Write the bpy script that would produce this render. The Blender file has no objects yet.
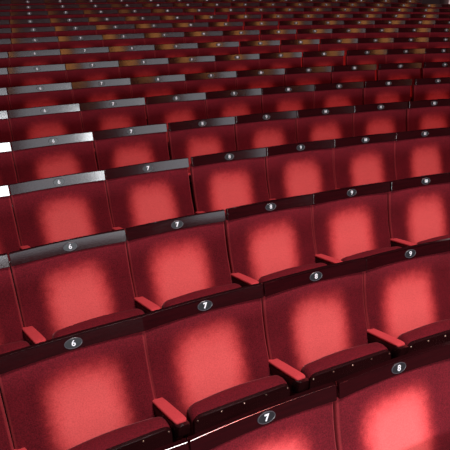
import bpy, bmesh, math, random
from mathutils import Vector, Matrix
random.seed(4)
scn = bpy.context.scene
col = scn.collection
R = math.radians

# ------------------------------------------------------------------ materials
def new_mat(name):
    m = bpy.data.materials.new(name); m.use_nodes = True
    nt = m.node_tree; b = nt.nodes['Principled BSDF']
    return m, nt, b
def N(nt, t, **kw):
    n = nt.nodes.new(t)
    for k, v in kw.items(): setattr(n, k, v)
    return n
def math_n(nt, op, a, b=None, c=None, clamp=False):
    n = N(nt, 'ShaderNodeMath', operation=op, use_clamp=clamp)
    for i, v in enumerate((a, b, c)):
        if v is None: continue
        if isinstance(v, (int, float)): n.inputs[i].default_value = v
        else: nt.links.new(v, n.inputs[i])
    return n.outputs[0]

def simple(name, colr, rough=.5, metal=0., ior=1.5, bump=0, bscale=200, spec=None):
    m, nt, b = new_mat(name)
    b.inputs['Base Color'].default_value = (*colr, 1)
    b.inputs['Roughness'].default_value = rough
    b.inputs['Metallic'].default_value = metal
    b.inputs['IOR'].default_value = ior
    if spec is not None: b.inputs['Specular IOR Level'].default_value = spec
    tc = N(nt, 'ShaderNodeTexCoord')
    no = N(nt, 'ShaderNodeTexNoise'); no.inputs['Scale'].default_value = bscale
    nt.links.new(tc.outputs['Object'], no.inputs['Vector'])
    mx = N(nt, 'ShaderNodeMix', data_type='RGBA')
    mx.inputs['A'].default_value = (*[c * .8 for c in colr], 1)
    mx.inputs['B'].default_value = (*[min(1, c * 1.2) for c in colr], 1)
    nt.links.new(no.outputs['Fac'], mx.inputs['Factor'])
    nt.links.new(mx.outputs['Result'], b.inputs['Base Color'])
    if bump:
        bp = N(nt, 'ShaderNodeBump'); bp.inputs['Strength'].default_value = bump; bp.inputs['Distance'].default_value = .002
        nt.links.new(no.outputs['Fac'], bp.inputs['Height']); nt.links.new(bp.outputs['Normal'], b.inputs['Normal'])
    return m

DEEP = (.095, .0042, .0092)
WORN = (.62, .047, .054)
BARE = (.76, .132, .130)
def velvet(name, patch):
    m, nt, b = new_mat(name)
    L = nt.links.new
    tc = N(nt, 'ShaderNodeTexCoord'); oi = N(nt, 'ShaderNodeObjectInfo')
    off = N(nt, 'ShaderNodeVectorMath', operation='SCALE'); off.inputs[0].default_value = (7., 13., 5.)
    L(oi.outputs['Random'], off.inputs['Scale'])
    add = N(nt, 'ShaderNodeVectorMath', operation='ADD')
    L(tc.outputs['Object'], add.inputs[0]); L(off.outputs[0], add.inputs[1])
    pile = N(nt, 'ShaderNodeTexNoise'); pile.inputs['Scale'].default_value = 210; pile.inputs['Detail'].default_value = 2
    L(add.outputs[0], pile.inputs['Vector'])
    soft = N(nt, 'ShaderNodeTexNoise'); soft.inputs['Scale'].default_value = 7; soft.inputs['Detail'].default_value = 3
    L(add.outputs[0], soft.inputs['Vector'])
    scuff = N(nt, 'ShaderNodeTexNoise'); scuff.inputs['Scale'].default_value = 38; scuff.inputs['Detail'].default_value = 3
    L(add.outputs[0], scuff.inputs['Vector'])
    # brushed pile: broad, faint variation
    mx0 = N(nt, 'ShaderNodeMix', data_type='RGBA')
    mx0.inputs['A'].default_value = (*[c * .6 for c in DEEP], 1); mx0.inputs['B'].default_value = (*[c * 1.5 for c in DEEP], 1)
    f = math_n(nt, 'ADD', math_n(nt, 'MULTIPLY', pile.outputs['Fac'], .75), math_n(nt, 'MULTIPLY', soft.outputs['Fac'], .25))
    f = math_n(nt, 'MULTIPLY_ADD', f, 3.0, -1.0, clamp=True)
    L(f, mx0.inputs['Factor'])
    out = mx0.outputs['Result']
    if patch:
        sep = N(nt, 'ShaderNodeSeparateXYZ'); L(tc.outputs['Object'], sep.inputs[0])
        x, z = sep.outputs['X'], sep.outputs['Z']
        xr = math_n(nt, 'MULTIPLY_ADD', oi.outputs['Random'], .03, -.015)
        hw = math_n(nt, 'MULTIPLY_ADD', oi.outputs['Random'], .012, .139)
        ax = math_n(nt, 'DIVIDE', math_n(nt, 'ABSOLUTE', math_n(nt, 'ADD', x, xr)), hw)
        az = math_n(nt, 'DIVIDE', math_n(nt, 'ABSOLUTE', math_n(nt, 'SUBTRACT', z, .728)), .166)
        d = math_n(nt, 'POWER', math_n(nt, 'ADD', math_n(nt, 'POWER', ax, 3.8), math_n(nt, 'POWER', az, 3.8)), 1 / 3.8)
        d = math_n(nt, 'ADD', d, math_n(nt, 'MULTIPLY_ADD', soft.outputs['Fac'], .26, -.13))
        d = math_n(nt, 'ADD', d, math_n(nt, 'MULTIPLY_ADD', scuff.outputs['Fac'], .16, -.08))
        mr = N(nt, 'ShaderNodeMapRange', interpolation_type='SMOOTHERSTEP')
        mr.inputs['From Min'].default_value = 1.36; mr.inputs['From Max'].default_value = .50
        L(d, mr.inputs['Value'])
        wc = N(nt, 'ShaderNodeMix', data_type='RGBA')
        wc.inputs['A'].default_value = (*[c * .78 for c in WORN], 1); wc.inputs['B'].default_value = (*[c * 1.22 for c in WORN], 1)
        L(f, wc.inputs['Factor'])
        mx = N(nt, 'ShaderNodeMix', data_type='RGBA')
        L(math_n(nt, 'MULTIPLY', mr.outputs[0], math_n(nt, 'MULTIPLY_ADD', oi.outputs['Random'], .2, .8)), mx.inputs['Factor'])
        L(mx0.outputs['Result'], mx.inputs['A']); L(wc.outputs['Result'], mx.inputs['B'])
        m2 = N(nt, 'ShaderNodeMapRange', interpolation_type='SMOOTHSTEP')
        m2.inputs['From Min'].default_value = 1.10; m2.inputs['From Max'].default_value = .45
        L(d, m2.inputs['Value'])
        mb = N(nt, 'ShaderNodeMix', data_type='RGBA'); mb.inputs['B'].default_value = (*BARE, 1)
        L(math_n(nt, 'MULTIPLY', m2.outputs[0], math_n(nt, 'MULTIPLY_ADD', pile.outputs['Fac'], .5, .4)), mb.inputs['Factor'])
        L(mx.outputs['Result'], mb.inputs['A'])
        out = mb.outputs['Result']
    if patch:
        # rubbed pile plus a painted seam highlight along both side edges
        seam_hl = N(nt, 'ShaderNodeMapRange', interpolation_type='SMOOTHSTEP')
        seam_hl.inputs['From Min'].default_value = .249; seam_hl.inputs['From Max'].default_value = .258
        L(math_n(nt, 'ABSOLUTE', x), seam_hl.inputs['Value'])
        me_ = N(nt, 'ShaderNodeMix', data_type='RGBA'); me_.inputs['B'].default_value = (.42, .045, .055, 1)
        L(math_n(nt, 'MULTIPLY', seam_hl.outputs[0], .45), me_.inputs['Factor']); L(out, me_.inputs['A'])
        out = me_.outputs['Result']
    L(out, b.inputs['Base Color'])
    b.inputs['Roughness'].default_value = .9
    b.inputs['Specular IOR Level'].default_value = .15
    b.inputs['Sheen Weight'].default_value = .15
    b.inputs['Sheen Roughness'].default_value = .35
    b.inputs['Sheen Tint'].default_value = (1., .35, .38, 1)
    bp = N(nt, 'ShaderNodeBump'); bp.inputs['Strength'].default_value = .35; bp.inputs['Distance'].default_value = .002
    L(pile.outputs['Fac'], bp.inputs['Height']); L(bp.outputs['Normal'], b.inputs['Normal'])
    return m

def wood(name, a, c, rough=.17, ior=1.6):
    m, nt, b = new_mat(name); L = nt.links.new
    tc = N(nt, 'ShaderNodeTexCoord'); oi = N(nt, 'ShaderNodeObjectInfo')
    mp = N(nt, 'ShaderNodeMapping'); mp.inputs['Scale'].default_value = (3, 40, 40)
    off = N(nt, 'ShaderNodeVectorMath', operation='SCALE'); off.inputs[0].default_value = (5., 3., 9.)
    L(oi.outputs['Random'], off.inputs['Scale']); L(off.outputs[0], mp.inputs['Location'])
    L(tc.outputs['Object'], mp.inputs['Vector'])
    no = N(nt, 'ShaderNodeTexNoise'); no.inputs['Scale'].default_value = 2.2; no.inputs['Detail'].default_value = 5
    L(mp.outputs[0], no.inputs['Vector'])
    mx = N(nt, 'ShaderNodeMix', data_type='RGBA')
    mx.inputs['A'].default_value = (*a, 1); mx.inputs['B'].default_value = (*c, 1)
    L(no.outputs['Fac'], mx.inputs['Factor']); L(mx.outputs['Result'], b.inputs['Base Color'])
    n2 = N(nt, 'ShaderNodeTexNoise'); n2.inputs['Scale'].default_value = 260
    L(tc.outputs['Object'], n2.inputs['Vector'])
    L(math_n(nt, 'MULTIPLY_ADD', n2.outputs['Fac'], .14, rough - .07), b.inputs['Roughness'])
    bp = N(nt, 'ShaderNodeBump'); bp.inputs['Strength'].default_value = .06; bp.inputs['Distance'].default_value = .001
    L(n2.outputs['Fac'], bp.inputs['Height']); L(bp.outputs['Normal'], b.inputs['Normal'])
    b.inputs['IOR'].default_value = ior
    return m

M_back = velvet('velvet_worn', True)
M_vel = velvet('velvet_plain', False)
M_arm = simple('velvet_arm', (.46, .044, .052), .9, bump=.3, bscale=190, spec=.15)
M_rail = wood('rail_mahogany', (.007, .0012, .0017), (.024, .0018, .003), rough=.14)
M_wood = wood('dark_mahogany', (.008, .002, .0025), (.024, .004, .005), rough=.25, ior=1.5)
M_stand = wood('painted_standard', (.10, .008, .012), (.16, .012, .02), rough=.45, ior=1.45)
M_plate = simple('plate_black', (.016, .017, .020), .3)
M_rim = simple('plate_rim', (.05, .05, .06), .35)
M_num = simple('numeral_white', (.68, .70, .74), .5)
M_rivet = simple('rivet_brass', (.75, .55, .45), .28, metal=1.)
M_floor = simple('carpet', (.05, .008, .01), .95, bscale=120, bump=.3, spec=.1)
M_wall = simple('auditorium_wall', (.022, .004, .005), .85, bscale=3)
M_ceil = simple('auditorium_ceiling', (.04, .03, .03), .9, bscale=2)
M_stage = simple('stage_boards', (.03, .02, .017), .6, bscale=4)
M_stone = simple('pillar_paint', (.72, .58, .56), .7, bscale=6)

# ------------------------------------------------------------------ mesh helpers
def link_mesh(name, bm, mat, parent=None, smooth=False, angle=35):
    bmesh.ops.recalc_face_normals(bm, faces=bm.faces)
    me = bpy.data.meshes.new(name); bm.to_mesh(me); bm.free()
    for m in (mat if isinstance(mat, (list, tuple)) else [mat]): me.materials.append(m)
    if smooth:
        me.shade_smooth()
        me.set_sharp_from_angle(angle=R(angle))
    o = bpy.data.objects.new(name, me); col.objects.link(o)
    if parent: o.parent = parent
    return o

def loft(bm, rings, cap=True):
    vs = [[bm.verts.new(p) for p in r] for r in rings]
    n = len(vs[0])
    for a, b in zip(vs, vs[1:]):
        for i in range(n):
            bm.faces.new((a[i], a[(i + 1) % n], b[(i + 1) % n], b[i]))
    if cap:
        bm.faces.new(vs[0]); bm.faces.new(vs[-1][::-1])
    return vs

def rrect(w, h, r, k=4):
    """rounded rectangle outline centred at 0: list of (a, b)"""
    pts = []
    for cx, cy, a0 in ((w/2 - r, h/2 - r, 0), (-w/2 + r, h/2 - r, 90), (-w/2 + r, -h/2 + r, 180), (w/2 - r, -h/2 + r, 270)):
        for i in range(k + 1):
            a = R(a0 + 90 * i / k)
            pts.append((cx + r * math.cos(a), cy + r * math.sin(a)))
    return pts

# ------------------------------------------------------------------ the chair
HP = 1.0            # height of the number plate above the tread
SAG = .0080
HOL = .0065          # extra hollow of the rail's polished face between its edges          # how far the ends of the curved back stand forward of its middle
TILT = R(15)        # recline of the top rail
HW = .2610          # half width of the upholstered back

def sagy(u): return -SAG * u * u
# profile of the back (height above tread -> y)
PROF = [(.975, .004), (.93, -.008), (.86, -.028), (.78, -.058), (.70, -.100), (.62, -.133), (.52, -.150)]
def prof(z):
    for (z0, y0), (z1, y1) in zip(PROF, PROF[1:]):
        if z >= z1:
            t = (z0 - z) / (z0 - z1); return y0 + (y1 - y0) * t
    return PROF[-1][1]

def build_backrest(parent):
    bm = bmesh.new()
    NX, NZ, ed = 22, 22, .016
    zt, zb = .967, .52
    def us():
        a = [-1, -.994, -.98, -.96, -.93]
        m = [-.93 + 1.86 * i / 14 for i in range(1, 14)]
        return a + m + [-x for x in a[::-1]]
    def vs():
        a = [0, .006, .02, .045]
        m = [.045 + .925 * i / 16 for i in range(1, 16)]
        return a + m + [.97, .99, 1]
    U, V = us(), vs()
    front, back = [], []
    for v in V:
        z = zt + (zb - zt) * v
        rf, rb = [], []
        for u in U:
            x = u * HW
            dx = HW - abs(x); dz = min(zt - z, z - zb)
            e = 0
            if dx < ed: e += ed - math.sqrt(max(0, ed * ed - (ed - dx) ** 2))
            if zt - z < .010: e += (.010 - (zt - z)) * .8
            if z - zb < ed: e += ed - math.sqrt(max(0, ed * ed - (ed - (z - zb)) ** 2))
            # faint stuffing bulge
            bul = .010 * (1 - u * u) * math.sin(math.pi * min(1, max(0, v))) 
            y = prof(z) + sagy(u) - .006 - bul + e
            rf.append(bm.verts.new((x, y, z)))
            rb.append(bm.verts.new((x, prof(z) + sagy(u) + .030, z)))
        front.append(rf); back.append(rb)
    nz, nx = len(V), len(U)
    for j in range(nz - 1):
        for i in range(nx - 1):
            bm.faces.new((front[j][i], front[j][i+1], front[j+1][i+1], front[j+1][i]))
            bm.faces.new((back[j][i], back[j+1][i], back[j+1][i+1], back[j][i+1]))
    for j in range(nz - 1):
        bm.faces.new((front[j][0], front[j+1][0], back[j+1][0], back[j][0]))
        bm.faces.new((front[j][-1], back[j][-1], back[j+1][-1], front[j+1][-1]))
    for i in range(nx - 1):
        bm.faces.new((front[0][i], back[0][i], back[0][i+1], front[0][i+1]))
        bm.faces.new((front[-1][i], front[-1][i+1], back[-1][i+1], back[-1][i]))
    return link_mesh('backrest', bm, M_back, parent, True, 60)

def build_back_shell(parent):
    bm = bmesh.new(); rings = []
    for i in range(13):
        u = -1 + 2 * i / 12; x = u * (HW - .006)
        rf = [(x, prof(z) + sagy(u) + .031, z) for z in (.945, .86, .78, .70, .62, .50, .42)]
        rb = [(x, prof(z) + sagy(u) + .043, z) for z in (.42, .50, .62, .70, .78, .86, .945)]
        rings.append(rf + rb)
    loft(bm, rings)
    return link_mesh('back_shell', bm, M_wood, parent, True, 30)

def rail_frame(u, dn, dh):
    """point on the tilted top rail: dn out of its face (towards the sitter), dh up along it"""
    y0 = sagy(u) - .012; z0 = HP - .004
    c, s = math.cos(TILT), math.sin(TILT)
    ny, nz = -c, s          # face normal
    hy, hz = s, c
    return (u * (HW - .0025), y0 + dn * ny + dh * hy, z0 + dn * nz + dh * hz)

def build_rail(parent):
    bm = bmesh.new(); rings = []
    n = 18; hh, th, b = .0305, .024, .004
    for i in range(n + 1):
        u = -1 + 2 * i / n
        k = 1
        d = HOL * (1 - u * u)
        sec = [(-th, -hh), (-d - .003, -hh), (-d - .001, -hh + .0008), (-d, -hh + .0025), (-d, hh - .0035), (0, hh - .0010), (-.001, hh), (-th + b, hh), (-th, hh - b)]
        rings.append([rail_frame(u, dn, dh) for dn, dh in sec])
    # small bevel at both ends
    def shrink(r, u2):
        c = Vector((0, 0, 0))
        for p in r: c += Vector(p)
        c /= len(r)
        return [tuple(Vector((0, 0, 0)) + c + (Vector(p) - c) * .93 + Vector((u2, 0, 0))) for p in r]
    rings = [shrink(rings[0], -.002)] + rings + [shrink(rings[-1], .002)]
    vs = loft(bm, rings)
    ring_of = {v: i for i, r in enumerate(vs) for v in r}
    for e in bm.edges:      # crisp arrises along the rail, smooth across its length
        a, b = ring_of[e.verts[0]], ring_of[e.verts[1]]
        e.smooth = not (a != b or a in (1, n + 1))
    for f in bm.faces: f.smooth = True
    return link_mesh('top_rail', bm, M_rail, parent)

def build_plate(parent):
    bm = bmesh.new(); K = 28
    def ring(a, b, dn): return [rail_frame(a * math.cos(2*math.pi*i/K) / HW, dn - HOL + .0004, b * math.sin(2*math.pi*i/K) - .002) for i in range(K)]
    loft(bm, [ring(.0325, .0205, -.0005), ring(.0325, .0205, .002), ring(.0314, .0194, .0028), ring(.0296, .0180, .0022)], cap=False)
    rim = bm.faces[:]
    for f in rim: f.material_index = 1
    f = bm.faces.new([bm.verts.new(p) for p in ring(.0297, .0181, .0021)])
    return link_mesh('number_plate', bm, [M_plate, M_rim], parent)

NUMS = {}
def number_mesh(n):
    if n in NUMS: return NUMS[n]
    cu = bpy.data.curves.new('numeral', 'FONT')
    cu.body = str(n); cu.size = .032 if n < 10 else .026; cu.align_x = 'CENTER'; cu.align_y = 'CENTER'
    cu.extrude = .0006; cu.offset = .0013 if n in (7, 10, 11, 12) else .0003; cu.resolution_u = 4
    if n >= 10: cu.space_character = .95
    o = bpy.data.objects.new('tmp', cu); col.objects.link(o)
    bpy.context.view_layer.update()
    dg = bpy.context.evaluated_depsgraph_get()
    me = bpy.data.meshes.new_from_object(o.evaluated_get(dg))
    bpy.data.objects.remove(o)
    me.name = 'number'
    # place it on the plate: text x -> x, text y -> up along rail, text z -> out of the face
    for v in me.vertices:
        p = v.co.copy()
        q = rail_frame(p.x / HW, p.z + .0036 - HOL, p.y - .002)
        v.co = (q[0], q[1], q[2])
    me.materials.clear(); me.materials.append(M_num)
    NUMS[n] = me
    return me

SX = .050           # the seat pan and arms sit a little to the right of the back
B_TOP, B_BOT = .706, .36
def seat_pt(a, h, d):
    """tipped-up seat: a across, h height, d out of the underside towards the viewer"""
    lean = R(6)
    y = -.262 - (B_TOP - h) * math.tan(lean) * .6
    return (SX + a, y - d, h)

def seat_outline(w, top, bot, r, arch, k=6):
    pts = [(-w/2, bot)]
    for i in range(k + 1):
        a = R(180 - 90 * i / k); pts.append((-w/2 + r + r * math.cos(a), top - r + r * math.sin(a)))
    m = 10
    for i in range(1, m):
        t = i / m; pts.append((-w/2 + r + (w - 2*r) * t, top + arch * math.sin(math.pi * t)))
    for i in range(k + 1):
        a = R(90 - 90 * i / k); pts.append((w/2 - r + r * math.cos(a), top - r + r * math.sin(a)))
    pts.append((w/2, bot))
    return pts

def build_seat(parent):
    bm = bmesh.new(); rings = []
    for w, top, arch, d, bot in ((.418, B_TOP - .003, .000, -.0002, B_BOT), (.426, B_TOP, .001, -.004, B_BOT - .004), (.430, B_TOP + .002, .003, -.016, B_BOT - .006),
                            (.430, B_TOP, .006, -.040, B_BOT - .006), (.424, B_TOP - .008, .011, -.062, B_BOT - .004), (.400, B_TOP - .024, .012, -.080, B_BOT), (.35, B_TOP - .05, .01, -.088, B_BOT + .04)):
        rings.append([seat_pt(a, h, d) for a, h in seat_outline(w, top, bot, .038, arch)])
    loft(bm, rings)
    cush = link_mesh('seat_cushion', bm, M_vel, parent, True, 60)
    bm = bmesh.new()
    rings = [[seat_pt(a, h, d) for a, h in seat_outline(w, top, bot, .034, .001)] for w, top, d, bot in
             ((.424, B_TOP, 0, B_BOT), (.424, B_TOP, .012, B_BOT), (.420, B_TOP - .002, .014, B_BOT + .002))]
    loft(bm, rings)
    board = link_mesh('seat_board', bm, M_wood, parent, True, 30)
    return cush, board

def build_rivet(board, a, h, r=.0042):
    bm = bmesh.new(); K = 8
    def ring(q, d): return [seat_pt(a + q * math.cos(2*math.pi*i/K), h + q * math.sin(2*math.pi*i/K), d) for i in range(K)]
    loft(bm, [ring(r, .0138), ring(r * .9, .0156), ring(r * .5, .0168)])
    return link_mesh('rivet', bm, M_rivet, board, True, 60)

AX0 = -.265
def arm_centre(t):      # t 0 at the back, 1 at the front
    return (AX0 + .013 + .040 * t, -.104 - .200 * t, .692 + .048 * t)
def build_arm(parent):
    # wooden body
    bm = bmesh.new(); rings = []
    for t in (0, .03, .25, .5, .75, .93, .98, 1.0):
        cx, cy, cz = arm_centre(t)
        w = .050 + .006 * t; h = .082 - .012 * t
        if t > .97: w *= .86; h *= .86
        if t >= .999: w *= .88; h *= .8
        rings.append([(cx + a, cy, cz - .014 - h/2 + b) for a, b in rrect(w, h, .008, 2)])
    loft(bm, rings)
    arm = link_mesh('armrest', bm, M_wood, parent, True, 40)
    bm = bmesh.new(); rings = []
    for t in (-.02, .0, .04, .3, .6, .88, .95, .985, 1.0):
        cx, cy, cz = arm_centre(t * .91)
        w = .047 + .005 * t; h = .016
        k = {-.02: .55, .0: .8, .04: .95, .88: .97, .95: .85, .985: .6, 1.0: .3}.get(t, 1)
        w *= (.5 + .5 * k); h *= k
        rings.append([(cx + a, cy, cz - .016 + h/2 + b) for a, b in rrect(w, h, min(.010, h * .42), 3)])
    loft(bm, rings)
    link_mesh('armrest_pad', bm, M_arm, arm, True, 60)
    return arm

def build_standard(parent):
    """upholstered-colour side standard under the arm, with a foot"""
    bm = bmesh.new()
    prof_pts = [(-.06, .655), (-.285, .690), (-.290, .60), (-.25, .42), (-.235, .20), (-.25, .03), (-.27, 0), (-.05, 0), (-.07, .03), (-.085, .2), (-.085, .42), (-.07, .55)]
    rings = []
    for dx, s in ((-.015, .96), (-.012, 1), (.012, 1), (.015, .96)):
        ring = []
        for y, z in prof_pts:
            yy = -.17 + (y + .17) * s
            t = min(1, max(0, (-yy - .098) / .235))
            ring.append((AX0 + .013 + .036 * t * min(1, z / .4) + dx, yy, z if z < .01 else z * (.996 if s < 1 else 1)))
        rings.append(ring)
    loft(bm, rings)
    return link_mesh('side_standard', bm, M_stand, parent, True, 30)

def tagged_root(name, mat4=None):
    o = bpy.data.objects.new(name, None); o.empty_display_size = .1; col.objects.link(o)
    return o

proto = tagged_root('theatre_seat')
p_back = build_backrest(proto); p_shell = build_back_shell(proto); p_rail = build_rail(proto)
p_plate = build_plate(proto)
p_cush, p_board = build_seat(proto)
p_arm = build_arm(proto); p_std = build_standard(proto)
rivets = [build_rivet(p_board, -.198 + .099 * i, B_TOP - (.014 if 0 < i < 4 else .018)) for i in range(5)]
p_num = bpy.data.objects.new('number', number_mesh(6)); col.objects.link(p_num); p_num.parent = p_plate

def copy_tree(o, parent, skip=()):
    c = o.copy(); col.objects.link(c); c.parent = parent
    for ch in o.children:
        if ch in skip: continue
        copy_tree(ch, c, skip)
    return c

# ------------------------------------------------------------------ where every seat stands
R0 = 16.9307
CAM = Vector((-.712165, -.883932, 1.300942 + HP)); YAW, PITCH, ROLL, FPX = .470587, -.498946, .031413 * 1.0009, 522.626
ROWS = [  # radius, rise, first seat, arc positions of the seats' middles
 (17.0080, .0060, 7, [-.061, .472]),
 (17.5759, .0293, 6, [-.535, -.016, .512, 1.036]),
 (18.1982, .0576, 6, [-.415, .111, .645, 1.168, 1.699]),
 (18.8826, .0849, 6, [-.334, .192, .736, 1.265, 1.788, 2.305]),
 (19.5041, .1111, 6, [-.251, .280, .820, 1.351, 1.880, 2.408, 2.946]),
 (20.1363, .1362, 6, [-.198, .328, .862, 1.389, 1.920, 2.447, 2.986, 3.550]),
 (20.7246, .1603, 6, [-.135, .388, .912, 1.438, 1.965, 2.499, 3.036, 3.595, 4.155]),
 (21.3838, .1833, 6, [-.057, .468, .992, 1.515, 2.039, 2.564, 3.110, 3.676, 4.200, 4.724]),
 (22.0376, .2053, 6, [.021, .545, 1.070, 1.594, 2.120, 2.665, 3.210, 3.755, 4.279, 4.803, 5.327]),
 (22.7251, .2263, 6, [.129, .653, 1.176, 1.700, 2.230, 2.755, 3.300, 3.845, 4.368, 4.892, 5.416, 5.939]),
 (23.3788, .2462, 6, [.211, .735, 1.259, 1.788, 2.318, 2.846, 3.399, 3.950, 4.474, 4.998, 5.521, 6.045, 6.569]),
 (23.9985, .2650, 6, [.262, .786, 1.309, 1.833, 2.360, 2.900, 3.462, 4.010, 4.534, 5.058, 5.582, 6.106, 6.630]),
 (24.6951, .2828, 6, [.350, .874, 1.400, 1.930, 2.463, 2.998, 3.546, 4.087, 4.612, 5.136, 5.660, 6.184, 6.708, 7.232]),
 (25.3271, .2996, 6, [.427, .950, 1.473, 1.997, 2.528, 3.058, 3.590, 4.125, 4.653, 5.180, 5.708, 6.236, 6.764, 7.290, 7.815]),
 (25.9524, .3153, 6, [.506, 1.030, 1.555, 2.085, 2.615, 3.145, 3.675, 4.205, 4.735, 5.265, 5.795, 6.325, 6.855, 7.385, 7.915]),
]
def cam_axes():
    cy, sy, cp, sp = math.cos(YAW), math.sin(YAW), math.cos(PITCH), math.sin(PITCH)
    f = Vector((sy * cp, cy * cp, sp)); r = Vector((cy, -sy, 0)); u = r.cross(f)
    return r * math.cos(ROLL) + u * math.sin(ROLL), -r * math.sin(ROLL) + u * math.cos(ROLL), f
AR, AU, AF = cam_axes()
def px(P):
    d = P - CAM; zc = d.dot(AF)
    if zc < .05: return (-999, -999)
    return (225 + FPX * d.dot(AR) / zc, 225 - FPX * d.dot(AU) / zc)

ORD = ['nearest', 'second', 'third', 'fourth', 'fifth', 'sixth', 'seventh', 'eighth', 'ninth', 'tenth', 'eleventh', 'twelfth', 'thirteenth', 'fourteenth', 'fifteenth']
def in_view(Mx):
    for x in (-.26, 0, .26):
        for y, z in ((0, 1.03), (-.03, .85), (-.12, .68), (-.30, .69)):
            q = px(Mx @ Vector((x, y, z)))
            if -2 < q[0] < 452 and -1 < q[1] < 452: return True
    return False

def row_phrase(r):
    if r == 0: return 'in the nearest row'
    if r <= 8: return '%s row from the front' % ORD[r]
    k = len(ROWS) - 1 - r
    return 'farthest row' if k == 0 else '%s row from the top' % ORD[k]

first = True; count = 0
for r, (rad, rise, n0, S) in enumerate(ROWS):
    seats = [(n0 + i, s) for i, s in enumerate(S)]
    for k in range(1, 5): seats.insert(0, (n0 - k, S[0] - .527 * k))
    for k in range(1, 7): seats.append((n0 + len(S) - 1 + k, S[-1] + .527 * k))
    vis = []
    for n, s in seats:
        th = s / rad
        if r == 14 and s > 8.25: continue
        M4 = Matrix.Translation((rad * math.sin(th), rad * math.cos(th) - R0, rise)) @ Matrix.Rotation(-th, 4, 'Z')
        vis.append((n, s, M4, in_view(M4)))
    on = [v[0] for v in vis if v[3]]
    vis = [v for v in vis if on[0] - 2 <= v[0] <= on[-1] + 2]
    for n, s, M4, seen in vis:
        detail = r <= 3
        if first:
            o = proto; first = False
        else:
            o = copy_tree(proto, None, skip=() if detail else rivets)
        o.matrix_world = M4
        num = [c for p in o.children if p.name.startswith('number_plate') for c in p.children][0]
        num.data = number_mesh(n)
        pl = px(M4 @ Vector((0, -.02, 1.0)))
        if not seen: o['label'] = 'red velvet seat just outside the frame, %s of seat %d, %s' % (('left', n + 1, row_phrase(r)) if n < on[0] else ('right', n - 1, row_phrase(r)))
        elif 3 < pl[0] < 447 and 0 < pl[1] < 447:
            if r < 6: o['label'] = 'worn red velvet seat, number %d on dark rail, %s' % (n, row_phrase(r))
            else: o['label'] = 'red velvet seat, number %d on its rail, %s' % (n, row_phrase(r))
        elif pl[0] <= 3: o['label'] = 'red velvet seat cut by left edge, left of seat %d, %s' % (n + 1, row_phrase(r))
        elif pl[0] >= 447: o['label'] = 'red velvet seat cut by right edge, right of seat %d, %s' % (n - 1, row_phrase(r))
        elif pl[1] >= 447: o['label'] = 'red velvet seat cut by bottom edge, left of seat 7, %s' % row_phrase(r)
        else: o['label'] = 'red velvet seat right of seat %d, cut by top edge, %s' % (n - 1, row_phrase(r))
        o['category'] = 'seat'; o['group'] = 'red tip-up theatre seats in curved rows'
        count += 1
print('seats', count)

# ------------------------------------------------------------------ the setting
def structure(name, bm, mat):
    o = link_mesh(name, bm, mat); o['kind'] = 'structure'; return o
def arc_pt(rad, th, z): return (rad * math.sin(th), rad * math.cos(th) - R0, z)
bm = bmesh.new()
edges = [12.0] + [x[0] - .40 for x in ROWS] + [29.5]
hts = [0] + [x[1] for x in ROWS]
TH = [-.45 + 1.15 * i / 46 for i in range(47)]
prev = None
for k in range(len(edges) - 1):
    ring0 = [bm.verts.new(arc_pt(edges[k], t, hts[k])) for t in TH]
    ring1 = [bm.verts.new(arc_pt(edges[k + 1], t, hts[k])) for t in TH]
    for a, b in ((prev, ring0), (ring0, ring1)):
        if a is None: continue
        for i in range(len(TH) - 1): bm.faces.new((a[i], a[i+1], b[i+1], b[i]))
    prev = ring1
structure('floor', bm, M_floor)

def slab(name, x0, x1, y0, y1, z0, z1, mat):
    bm = bmesh.new()
    v = [bm.verts.new((x, y, z)) for x in (x0, x1) for y in (y0, y1) for z in (z0, z1)]
    for f in ((0, 1, 3, 2), (4, 6, 7, 5), (0, 4, 5, 1), (2, 3, 7, 6), (0, 2, 6, 4), (1, 5, 7, 3)): bm.faces.new([v[i] for i in f])
    return structure(name, bm, mat)
slab('wall_back', -22, 30, 14, 14.3, -1, 26, M_wall)
slab('wall_left', -22.3, -22, -50, 14.3, -1, 26, M_wall)
slab('wall_right', 30, 30.3, -50, 14.3, -1, 26, M_wall)
slab('ceiling', -22.3, 30.3, -50, 14.3, 26, 26.3, M_ceil)
slab('wall_front', -22.3, 30.3, -50.3, -50, -1, 26, M_ceil)

# pale pillar at the far right corner of the block
pil = tagged_root('pillar')
th = 8.86 / 25.95
pil.matrix_world = Matrix.Translation((25.95 * math.sin(th), 25.95 * math.cos(th) - R0, .3153)) @ Matrix.Rotation(-th, 4, 'Z')
pil['label'] = 'pale pinkish pillar at the top right corner beyond the last row'; pil['category'] = 'pillar'
def pillar_part(name, hw, z0, z1, b):
    bm = bmesh.new()
    loft(bm, [[(x, y, z) for x, y in rrect(2*hw*s, 2*hw*s, .03, 3)] for z, s in ((z0, 1 - b), (z0 + .02, 1), (z1 - .02, 1), (z1, 1 - b))])
    return link_mesh(name, bm, M_stone, pil, True, 30)
pillar_part('base', .23, 0, .22, .03); pillar_part('shaft', .20, .22, 5.0, .0); pillar_part('capital', .27, 5.0, 5.3, .05)

# ------------------------------------------------------------------ light
def area(name, loc, target, sx, sy, power, colr, spread=None):
    l = bpy.data.lights.new(name, 'AREA'); l.shape = 'RECTANGLE'; l.size = sx; l.size_y = sy
    l.energy = power; l.color = colr
    if spread: l.spread = R(spread)
    o = bpy.data.objects.new(name, l); col.objects.link(o); o.location = loc
    o.rotation_euler = (Vector(target) - Vector(loc)).to_track_quat('-Z', 'Y').to_euler()
    return o
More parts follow.
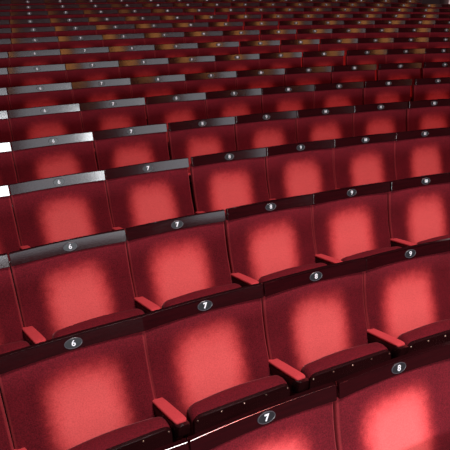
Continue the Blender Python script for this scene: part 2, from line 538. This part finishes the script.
# lamp bar above the stage front, thrown on the nearest rows
def spot(name, loc, target, power, colr, ang, rad):
    l = bpy.data.lights.new(name, 'SPOT'); l.energy = power; l.color = colr; l.spot_size = R(ang); l.spot_blend = 1; l.shadow_soft_size = rad
    o = bpy.data.objects.new(name, l); col.objects.link(o); o.location = loc
    o.rotation_euler = (Vector(target) - Vector(loc)).to_track_quat('-Z', 'Y').to_euler()
    return o
spot('stage_spot', (1.4, -2.8, 8.8), (.5, -1.9, 1.0), 4700, (1., .96, .95), 69, 1.1)
spot('far_red_fill', (3.5, -3.5, 10.5), (3.0, 4.6, 1.0), 1500, (1., .15, .13), 76, .6)  # added red fill that lifts the far rows, not a known lamp
spot('pillar_fill', (9.6, 3.2, 6.5), (8.7, 7.6, 1.6), 420, (1., .86, .84), 26, .1)  # added spot to brighten the pillar, no lamp of the hall
# pale lit stage far behind the camera (seen mirrored in the rails)
area('stage_wash', (-2.6, -45, 9.5), (-2.6, 3, 9.5), 30.5, 20, 4700, (.84, .92, 1.))
area('stage_wash_low', (-8.0, -44, 7.6), (-8.0, 3, 7.6), 18, 8, 15000, (.96, .98, 1.))
# warm lamp further round
area('warm_lamp', (16.6, -42, 18.5), (5, 4, 1), 4.4, 6.5, 430, (1., .38, .10))
w = bpy.data.worlds.new('world'); scn.world = w; w.use_nodes = True
w.node_tree.nodes['Background'].inputs[0].default_value = (.01, .006, .006, 1)

# ------------------------------------------------------------------ camera
cd = bpy.data.cameras.new('camera'); cd.sensor_width = 36; cd.lens = 36 * FPX / 450
cam = bpy.data.objects.new('camera', cd); col.objects.link(cam)
cam.matrix_world = Matrix(((AR.x, AU.x, -AF.x, CAM.x), (AR.y, AU.y, -AF.y, CAM.y), (AR.z, AU.z, -AF.z, CAM.z), (0, 0, 0, 1)))
cd.clip_start = .05
scn.camera = cam
scn.view_settings.view_transform = 'Standard'; scn.view_settings.look = 'None'
scn.view_settings.gamma = 1; scn.view_settings.use_curve_mapping = False
scn.view_settings.exposure = 0
